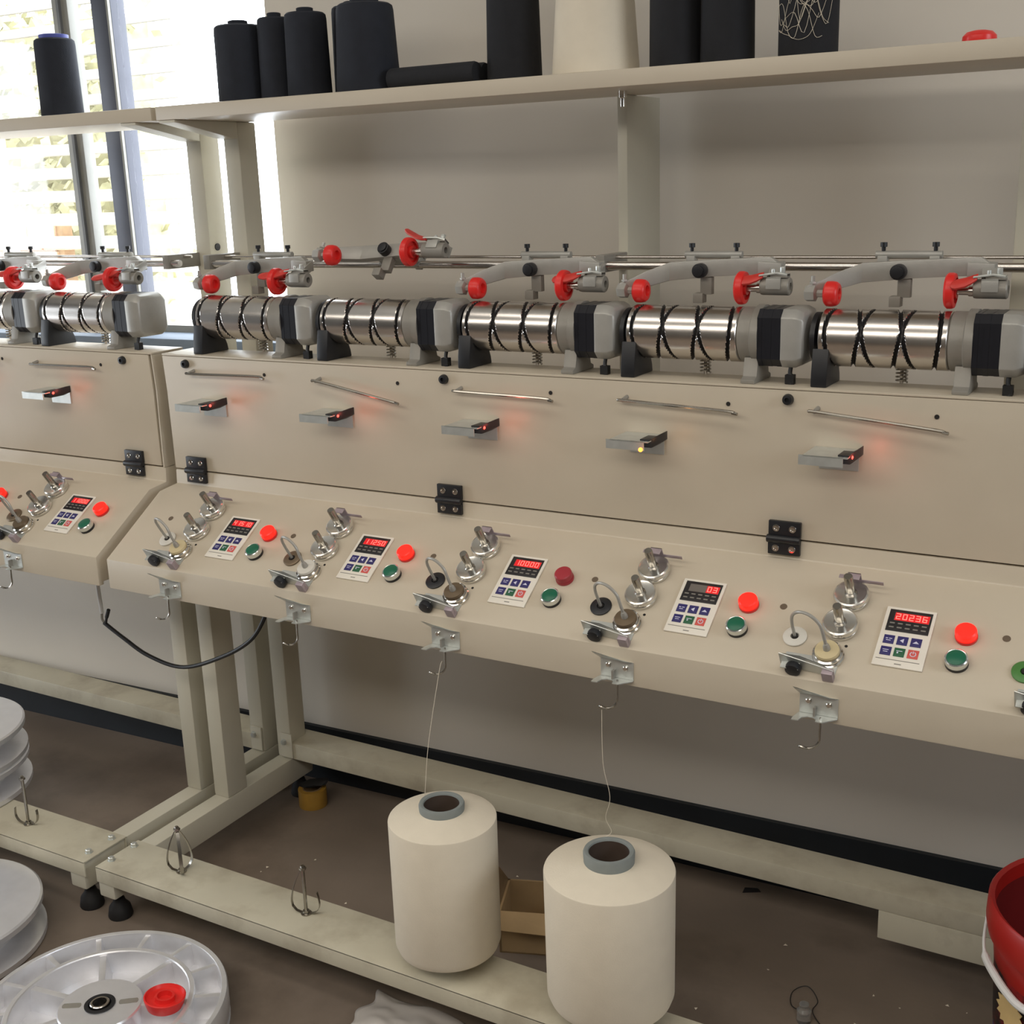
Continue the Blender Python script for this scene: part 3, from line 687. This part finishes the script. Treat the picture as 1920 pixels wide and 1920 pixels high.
# ---------------------------------------------------------------- packages on the shelf
SZ = .7480
def package(label, x, y, r0, r1, h, m1, neck=.4, cap=None, group='black yarn packages on the shelf'):
    root = empty('yarn_package', (x, y, SZ+ZO), label, 'yarn package', group)
    MB().lathe((0, 0, 0), (0, 0, 1), [(r0*.96, 0), (r0, .004), (r1, h-.010), (r1*.97, h-.003), (r1*.88, h), (r1*neck, h+.001)], 40).build('wound_yarn', m1, root)
    MB().lathe((0, 0, 0), (0, 0, 1), [(r1*neck, h-.01), (r1*neck, h+.008), (r1*neck*.85, h+.009), (r1*neck*.8, h-.01)], 28, ring=True).build('core_tube', cap or m1, root)
    return root
package('black yarn package, leftmost of the cluster beside the bright window', -.197, .255, .0465, .0455, .139, YARNN)
package('black yarn package, second from the window end of the shelf', -.115, .262, .034, .032, .146, YARNN)
package('black yarn package, third from the window end of the shelf', -.037, .255, .0405, .038, .147, YARNN)
package('black yarn package half hidden behind its neighbour, fourth from the window', .022, .318, .040, .038, .158, YARNN)
package('wide black yarn package with a rounded top, fifth from the window', .103, .245, .057, .050, .148, YARNN, .5)
package('tall black yarn package standing left of the white one', .390, .262, .046, .041, .25, YARNB)
package('white yarn package, the only white one on the shelf', .536, .270, .071, .050, .30, YARN, group='white yarn package on the shelf')
package('tall black yarn package, left one of the pair right of the white package', .678, .26, .0405, .0385, .25, YARNB)
package('tall black yarn package, right one of the pair right of the white package', .762, .26, .041, .038, .25, YARNB)
package('black yarn package draped with loose white threads', .886, .26, .043, .043, .25, YARNB)
package('slim dark yarn package with a blue cap on the left shelf', -.690, .25, .043, .041, .155, YARNN, .72, BLUECAP)
b = MB()
for i in range(3):
    b.lathe((.165, .225+i*.030, SZ+.0185), (1, 0, 0), [(.008, 0), (.017, .001), (.0185, .004), (.0185, .170), (.017, .174), (.008, .175)], 24)
tag(b.build('dark_cloth_roll', YARNB, loc=(0, 0, ZO)), 'low black roll lying on the shelf between the upright packages', 'roll')
# loose threads on the last black package
m = MB()
for k in range(13):
    z = random.uniform(.03, .145); pts = []; a0 = random.uniform(200, 240); a1 = random.uniform(300, 345)
    for i in range(8):
        a = math.radians(a0+(a1-a0)*i/7); rr = .0445
        pts.append((.886+rr*math.cos(a), .26+rr*math.sin(a), SZ+ZO+max(.01, z+random.gauss(0, .012)+(.02*math.sin(i*.9+k)))))
    m.tube(spline(pts, 4), .0003, 4)
tag(m.build('loose_threads', YARN), 'tangle of white threads over the black package on the shelf', 'threads', kind='stuff')
tag(MB().lathe((1.136, .195, SZ), (0, 0, 1), [(.0215, 0), (.022, .003), (.0215, .008), (.0165, .013), (.008, .015), (.0005, .0152)], 28).build('red_cone_cap', RED, loc=(0, 0, ZO)), 'small red plastic cap lying alone on the shelf at the right', 'cap')

# ---------------------------------------------------------------- cable hanging under the consoles
cb = empty('power_cable', (-.07, .05, -.126+ZO), 'black cable hanging in an arc below the consoles between both machines', 'cable')
pts = [(-.055, .05, -.128), (-.066, .05, -.170), (-.0765, .05, -.2009), (-.1157, .05, -.2508), (-.1901, .05, -.2968), (-.3037, .05, -.3406), (-.3999, .05, -.3327), (-.4727, .05, -.3034), (-.5230, .05, -.2790)]
B = dict(loc=(.07, -.05, .126))
MB().tube(spline(pts, 8), .0042, 8).build('cable_sheath', CABLE, cb, **B)
MB().tube(spline([(-.519, .05, -.281), (-.510, .046, -.266), (-.4991, .045, -.2447)], 6), [.0028]*7+[.0040]*6, 8).build('cable_end', CABLE, cb, **B)
MB().tube(spline([(-.519, .05, -.281), (-.528, .05, -.272), (-.5265, .05, -.256)], 6), .0026, 8).build('cable_core', CAST, cb, **B)
MB().tube(spline([(-.5265, .05, -.258), (-.5285, .05, -.2000), (-.531, .05, -.1275)], 6), .0042, 8).build('white_tube', WCABLE, cb, **B)

# ---------------------------------------------------------------- aluminium reels at the front left
def plain_reel(label, x, y, z0, r, h=.075):
    root = empty('aluminium_reel', (x, y, z0+ZO), label, 'reel', 'plain aluminium reels')
    MB().lathe((0, 0, 0), (0, 0, 1), [(.02, 0), (r-.004, 0), (r, .003), (r, .013), (r-.006, .016), (r*.72, .018)], 64).build('lower_flange', ALU, root)
    MB().lathe((0, 0, 0), (0, 0, 1), [(r*.72, .017), (r*.72, h-.017)], 48).build('barrel', ALU, root)
    MB().lathe((0, 0, 0), (0, 0, 1), [(r*.72, h-.018), (r-.006, h-.016), (r, h-.013), (r, h-.003), (r-.004, h), (.03, h), (.024, h-.01), (.02, h-.02)], 64).build('upper_flange', ALUM, root)
    return root
plain_reel('plain aluminium reel lying on the floor at the left edge', -.535, -.412, -.78, .188, .080)
plain_reel('aluminium reel standing on the left rail, the lower of the two stacked', -.885, -.140, -.6630, .188, .0735)
plain_reel('aluminium reel, the upper of the two stacked on the left rail', -.885, -.140, -.5893, .188, .0735)
# ribbed reel in front
rx, ry, rz = -.0636, -.4456, -.72
rr = empty('ribbed_reel', (rx, ry, -.78+ZO), 'open ribbed aluminium reel lying in the bottom left corner', 'reel')
B = dict(loc=(0, 0, .78))
MB().lathe((0, 0, 0), (0, 0, 1), [(.199, rz-.045), (.2085, rz-.045), (.2103, rz-.042), (.2103, rz-.003), (.2085, rz), (.2005, rz), (.1992, rz-.002), (.199, rz-.043)], 96, ring=True).build('outer_rim', ALU, rr, **B)
MB().lathe((0, 0, 0), (0, 0, 1), [(.1455, rz-.045), (.1555, rz-.045), (.1555, rz-.001), (.1540, rz+.001), (.1470, rz+.001), (.1455, rz-.001)], 80, ring=True).build('inner_rim', ALU, rr, **B)
MB().lathe((0, 0, 0), (0, 0, 1), [(.02, rz-.049), (.209, rz-.049), (.209, rz-.043), (.02, rz-.043)], 96, ring=True).build('web', ALU, rr, **B)
MB().lathe((0, 0, 0), (0, 0, 1), [(.209, rz-.060), (.2100, rz-.059), (.2100, rz-.055), (.18, rz-.053), (.178, rz-.048), (.02, rz-.048), (.02, rz-.060)], 96, ring=True).build('lower_flange', ALU, rr, **B)
hub = MB().lathe((0, 0, 0), (0, 0, 1), [(.0665, rz-.043), (.0695, rz-.004), (.0675, rz-.001), (.020, rz-.001), (.020, rz-.043)], 72, ring=True).build('hub', ALUM, rr, **B)
MB().lathe((0, 0, 0), (0, 0, 1), [(.0205, rz-.02), (.0255, rz-.0008), (.0255, rz+.0012), (.0190, rz+.0012), (.0165, rz-.006), (.0125, rz-.006), (.0125, rz-.02)], 40, ring=True).build('bore_ring', BLACK, hub)
MB().lathe((0, 0, 0), (0, 0, 1), [(.0160, rz-.01), (.0160, rz+.003), (.0148, rz+.004), (.0118, rz+.004), (.0112, rz-.012)], 40, ring=True).build('bush', STEEL, hub)
for a in (38, 212):
    m = MB(); c, s = math.cos(math.radians(a)), math.sin(math.radians(a)); pol = []
    for i in range(17):
        t = 2*PI*i/16; u = .012*(1 if math.cos(t) > 0 else -1)*min(1, abs(math.cos(t))*9)+.0065*math.cos(t)*.6; v = .0062*math.sin(t)
        pol.append((.047*c+u*c-v*s, .047*s+u*s+v*c))
    m.prism(pol[:-1], rz-.0010, rz-.0002, 'z'); m.build('hub_slot', CAST, hub, smooth=0)
rib = MB().loft([[(.154, -.008, rz-.044), (.154, .008, rz-.044), (.154, .0040, rz-.002), (.154, -.0040, rz-.002)], [(.2000, -.009, rz-.044), (.2000, .009, rz-.044), (.2000, .0050, rz-.003), (.2000, -.0050, rz-.003)]]).mesh('rib', ALU, bevel=.001)
for k in range(14):
    o = bpy.data.objects.new('outer_rib', rib); COL.objects.link(o); o.parent = rr; o.location = B['loc']; o.rotation_euler = (0, 0, math.radians(10+k*360/14))
rib2 = MB().loft([[(.064, -.011, rz-.044), (.064, .011, rz-.044), (.066, .0055, rz-.004), (.066, -.0055, rz-.004)], [(.147, -.012, rz-.044), (.147, .012, rz-.044), (.147, .006, rz-.005), (.147, -.006, rz-.005)]]).mesh('rib2', ALU, bevel=.001)
for k in range(7):
    o = bpy.data.objects.new('inner_rib', rib2); COL.objects.link(o); o.parent = rr; o.location = B['loc']; o.rotation_euler = (0, 0, math.radians(33+k*360/7))
rc = MB().lathe((0, 0, 0), (0, 0, 1), [(.018, 0), (.029, .001), (.0335, .014), (.0345, .020), (.0325, .021), (.0295, .0155), (.024, .0135), (.0165, .0135), (.016, .021), (.0125, .021), (.012, .012), (.0005, .012)], 40).build('red_tube_cone', RED, loc=(.035, -.395, rz-.004+ZO), rot=(math.radians(-4), math.radians(3), 0))
tag(rc, 'red plastic tube cone lying in the ribbed aluminium reel', 'cone')

# ---------------------------------------------------------------- bucket at the right edge
bx, by = 1.400, .075
bu = empty('paint_bucket', (bx, by, 0), 'red and blue plastic bucket at the right edge beneath the console', 'bucket')
MB().lathe((0, 0, 0), (0, 0, 1), [(.124, 0), (.126, .004), (.136, .17)], 56, caps=False).build('blue_label_band', BUCKB, bu)
MB().lathe((0, 0, 0), (0, 0, 1), [(.1365, .170), (.1415, .275)], 56, caps=False).build('patterned_band', BUCKK, bu)
MB().lathe((0, 0, 0), (0, 0, 1), [(.1418, .275), (.1440, .296), (.1460, .315), (.1530, .318), (.1560, .335), (.1545, .366), (.1515, .370), (.1460, .366), (.144, .345)], 56, caps=False).build('red_rim', BUCKR, bu)
MB().lathe((0, 0, 0), (0, 0, 1), [(.146, .362), (.1375, .25), (.122, .012), (.001, .011)], 56, caps=False).build('bucket_inside', BUCKI, bu)
hp_ = spline([(-.152, -.022, .330), (-.152, -.040, .302), (-.146, -.058, .286), (-.130, -.090, .284), (-.108, -.116, .276), (-.086, -.134, .272), (-.050, -.150, .276), (.0, -.158, .290)], 4)
MB().tube(hp_, [.0022]*7+[.0030]+[.0058]*(len(hp_)-8), 10).build('handle', WCABLE, bu)
st = []
for i in range(28):
    r = .030 if i % 2 == 0 else .023
    st.append((r*math.cos(2*PI*i/28), r*math.sin(2*PI*i/28)))
am = math.radians(222)
m = MB(); m.prism(st, 0, .0015, 'z')
o = m.build('label_star', STAR, bu, smooth=0, loc=(.1405*math.cos(am), .1405*math.sin(am), .232), rot=(PI/2, 0, am+PI/2))

# ---------------------------------------------------------------- litter on the floor
cbx = empty('cardboard_box', (.47, .135, 0), 'small torn cardboard box on the floor between the two white cones', 'box')
m = MB(); m.box(-.075, .075, -.055, -.051, 0, .085); m.box(-.075, .075, .051, .055, 0, .085); m.box(-.075, -.071, -.055, .055, 0, .085); m.box(.071, .075, -.055, .055, 0, .085); m.box(-.075, .075, -.055, .055, 0, .003)
m.build('box_walls', CARD, cbx, rot=(0, 0, .35), smooth=0)
MB().add([(-.075, -.055, .085), (.075, -.055, .085), (.07, -.095, .066), (-.068, -.092, .070), (-.075, -.055, .087), (.075, -.055, .087), (.07, -.096, .068), (-.068, -.093, .072)], [(0, 1, 2, 3), (4, 7, 6, 5), (2, 3, 7, 6), (0, 1, 5, 4), (0, 3, 7, 4), (1, 2, 6, 5)]).build('box_flap', CARD, cbx, rot=(0, 0, .35), smooth=0)
MB().add([(-.075, .055, .085), (-.075, -.055, .085), (-.108, -.04, .125), (-.104, .03, .150), (-.077, .055, .085), (-.077, -.055, .085), (-.110, -.04, .125), (-.106, .03, .150)], [(0, 1, 2, 3), (7, 6, 5, 4), (2, 3, 7, 6), (1, 2, 6, 5), (0, 3, 7, 4), (0, 1, 5, 4)]).build('box_flap', CARDD, cbx, rot=(0, 0, .35), smooth=0)
tp = empty('tape_roll', (-.248, .345, 0), 'brown tape roll on the floor beside the rear foot beam', 'tape')
MB().lathe((0, 0, 0), (0, 0, 1), [(.022, 0), (.032, 0), (.0325, .002), (.0325, .040), (.032, .042), (.022, .042)], 32, ring=True).build('tape_winding', TAPE, tp)
MB().lathe((0, 0, 0), (0, 0, 1), [(.019, .001), (.0219, .001), (.0219, .043), (.019, .043)], 32, ring=True).build('tape_core', CARDD, tp)
m = MB(); m.loft([[(-.02+.018*math.cos(t), .0+.012*math.sin(t), .044) for t in [2*PI*i/9 for i in range(9)]], [(.006+.026*math.cos(t), .012+.016*math.sin(t), .052) for t in [2*PI*i/9 for i in range(9)]], [(.024+.010*math.cos(t), .02+.008*math.sin(t), .060) for t in [2*PI*i/9 for i in range(9)]]])
tag(m.build('black_rag', RUB, loc=(-.248, .345, 0)), 'scrap of black cloth lying on the brown tape roll', 'rag')
# thin plastic bag at the bottom edge
def crumple(name, m, c, sx, sy, h, seed, label, cat):
    rnd = random.Random(seed); n = 22; g = [[0]*(n+1) for _ in range(n+1)]
    bumps = [(rnd.uniform(-1, 1), rnd.uniform(-1, 1), rnd.uniform(.12, .4), rnd.uniform(.3, 1)) for _ in range(26)]
    vs = []; fs = []
    for i in range(n+1):
        for j in range(n+1):
            u = -1+2*i/n; v = -1+2*j/n; e = max(0, 1-max(abs(u), abs(v))**3)
            z = sum(k*math.exp(-((u-a)**2+(v-b_)**2)/(s*s)) for a, b_, s, k in bumps)*.22*e
            vs.append((sx*u*(1+.08*math.sin(5*v+seed)), sy*v*(1+.10*math.sin(4*u)), .002+h*min(1, z)))
    for i in range(n):
        for j in range(n): fs.append((i*(n+1)+j, (i+1)*(n+1)+j, (i+1)*(n+1)+j+1, i*(n+1)+j+1))
    bm = MB().add(vs, fs); k = len(vs)
    o = bm.build(name, m, loc=c, smooth=60)
    so = o.modifiers.new('thickness', 'SOLIDIFY'); so.thickness = .0015; so.offset = 1
    return tag(o, label, cat)
crumple('plastic_bag', BAG, (.375, -.185, 0), .085, .045, .035, 3, 'crumpled translucent plastic bag on the floor at the bottom edge', 'bag')
tag(MB().lathe((0, 0, 0), (0, 0, 1), [(.011, 0), (.012, .002), (.012, .022), (.008, .026), (.008, .034), (.0005, .035)], 20).build('clear_plastic_fitting', CLEAR, loc=(.967, .126, 0)), 'small clear plastic fitting on the floor near the bottom edge', 'fitting')
m = MB(); m.tube(spline([(.975, .145, .004), (.940, .150, .004), (.930, .185, .006), (.950, .205, .010), (.975, .180, .006), (.975, .15, .004), (1.01, .115, .004), (1.05, .12, .004), (1.06, .10, .004)], 7), .0009, 5)
tag(m.build('thread_loop', CABLE), 'dark loop of loose thread on the floor by the clear fitting', 'thread')
tag(MB().loft([[(-.018, -.004, 0), (-.014, .006, 0), (.016, .005, 0), (.019, -.003, 0)], [(-.015, -.003, .006), (-.012, .004, .007), (.013, .004, .005), (.015, -.002, .006)]]).build('dark_scrap', RUB, loc=(.762, .455, 0), rot=(0, 0, .5)), 'small dark scrap on the floor below the rear rail', 'scrap')
m = MB()
for i in range(46):
    x = random.uniform(-.2, 1.3); y = random.uniform(-.05, .32); s = random.uniform(.002, .005)
    a = random.uniform(0, 6); m.add([(x+s*math.cos(a+k*2.1)*random.uniform(.5, 1.4), y+s*math.sin(a+k*2.1), .001+.0005*k) for k in range(3)]+[(x, y, .003)], [(0, 1, 2), (0, 1, 3), (1, 2, 3), (0, 2, 3)])
tag(m.build('lint_specks', YARN, smooth=0), 'tiny pale specks of lint scattered on the floor', 'lint', kind='stuff')
# yarn running from the left cone to its guide
m = MB(); m.tube(spline([(.4005, -.128, .393), (.4015, -.128, .408), (.412, -.125, .50), (.4305, -.112, .62), (.4360, -.110, .64)], 10), .0005, 4)
tag(m.build('yarn_end', YARN, loc=(0, 0, 0)), 'fine white yarn rising from the left white cone to its guide', 'yarn')
m = MB(); m.tube(spline([(.715, -.108, .61), (.712, -.100, .52), (.718, -.09, .46), (.708, -.085, .42), (.715, -.08, .395), (.705, -.085, .385)], 8), .0005, 4)
tag(m.build('yarn_end', YARN, loc=(0, 0, 0)), 'short loose white yarn hanging behind the right white cone', 'yarn')
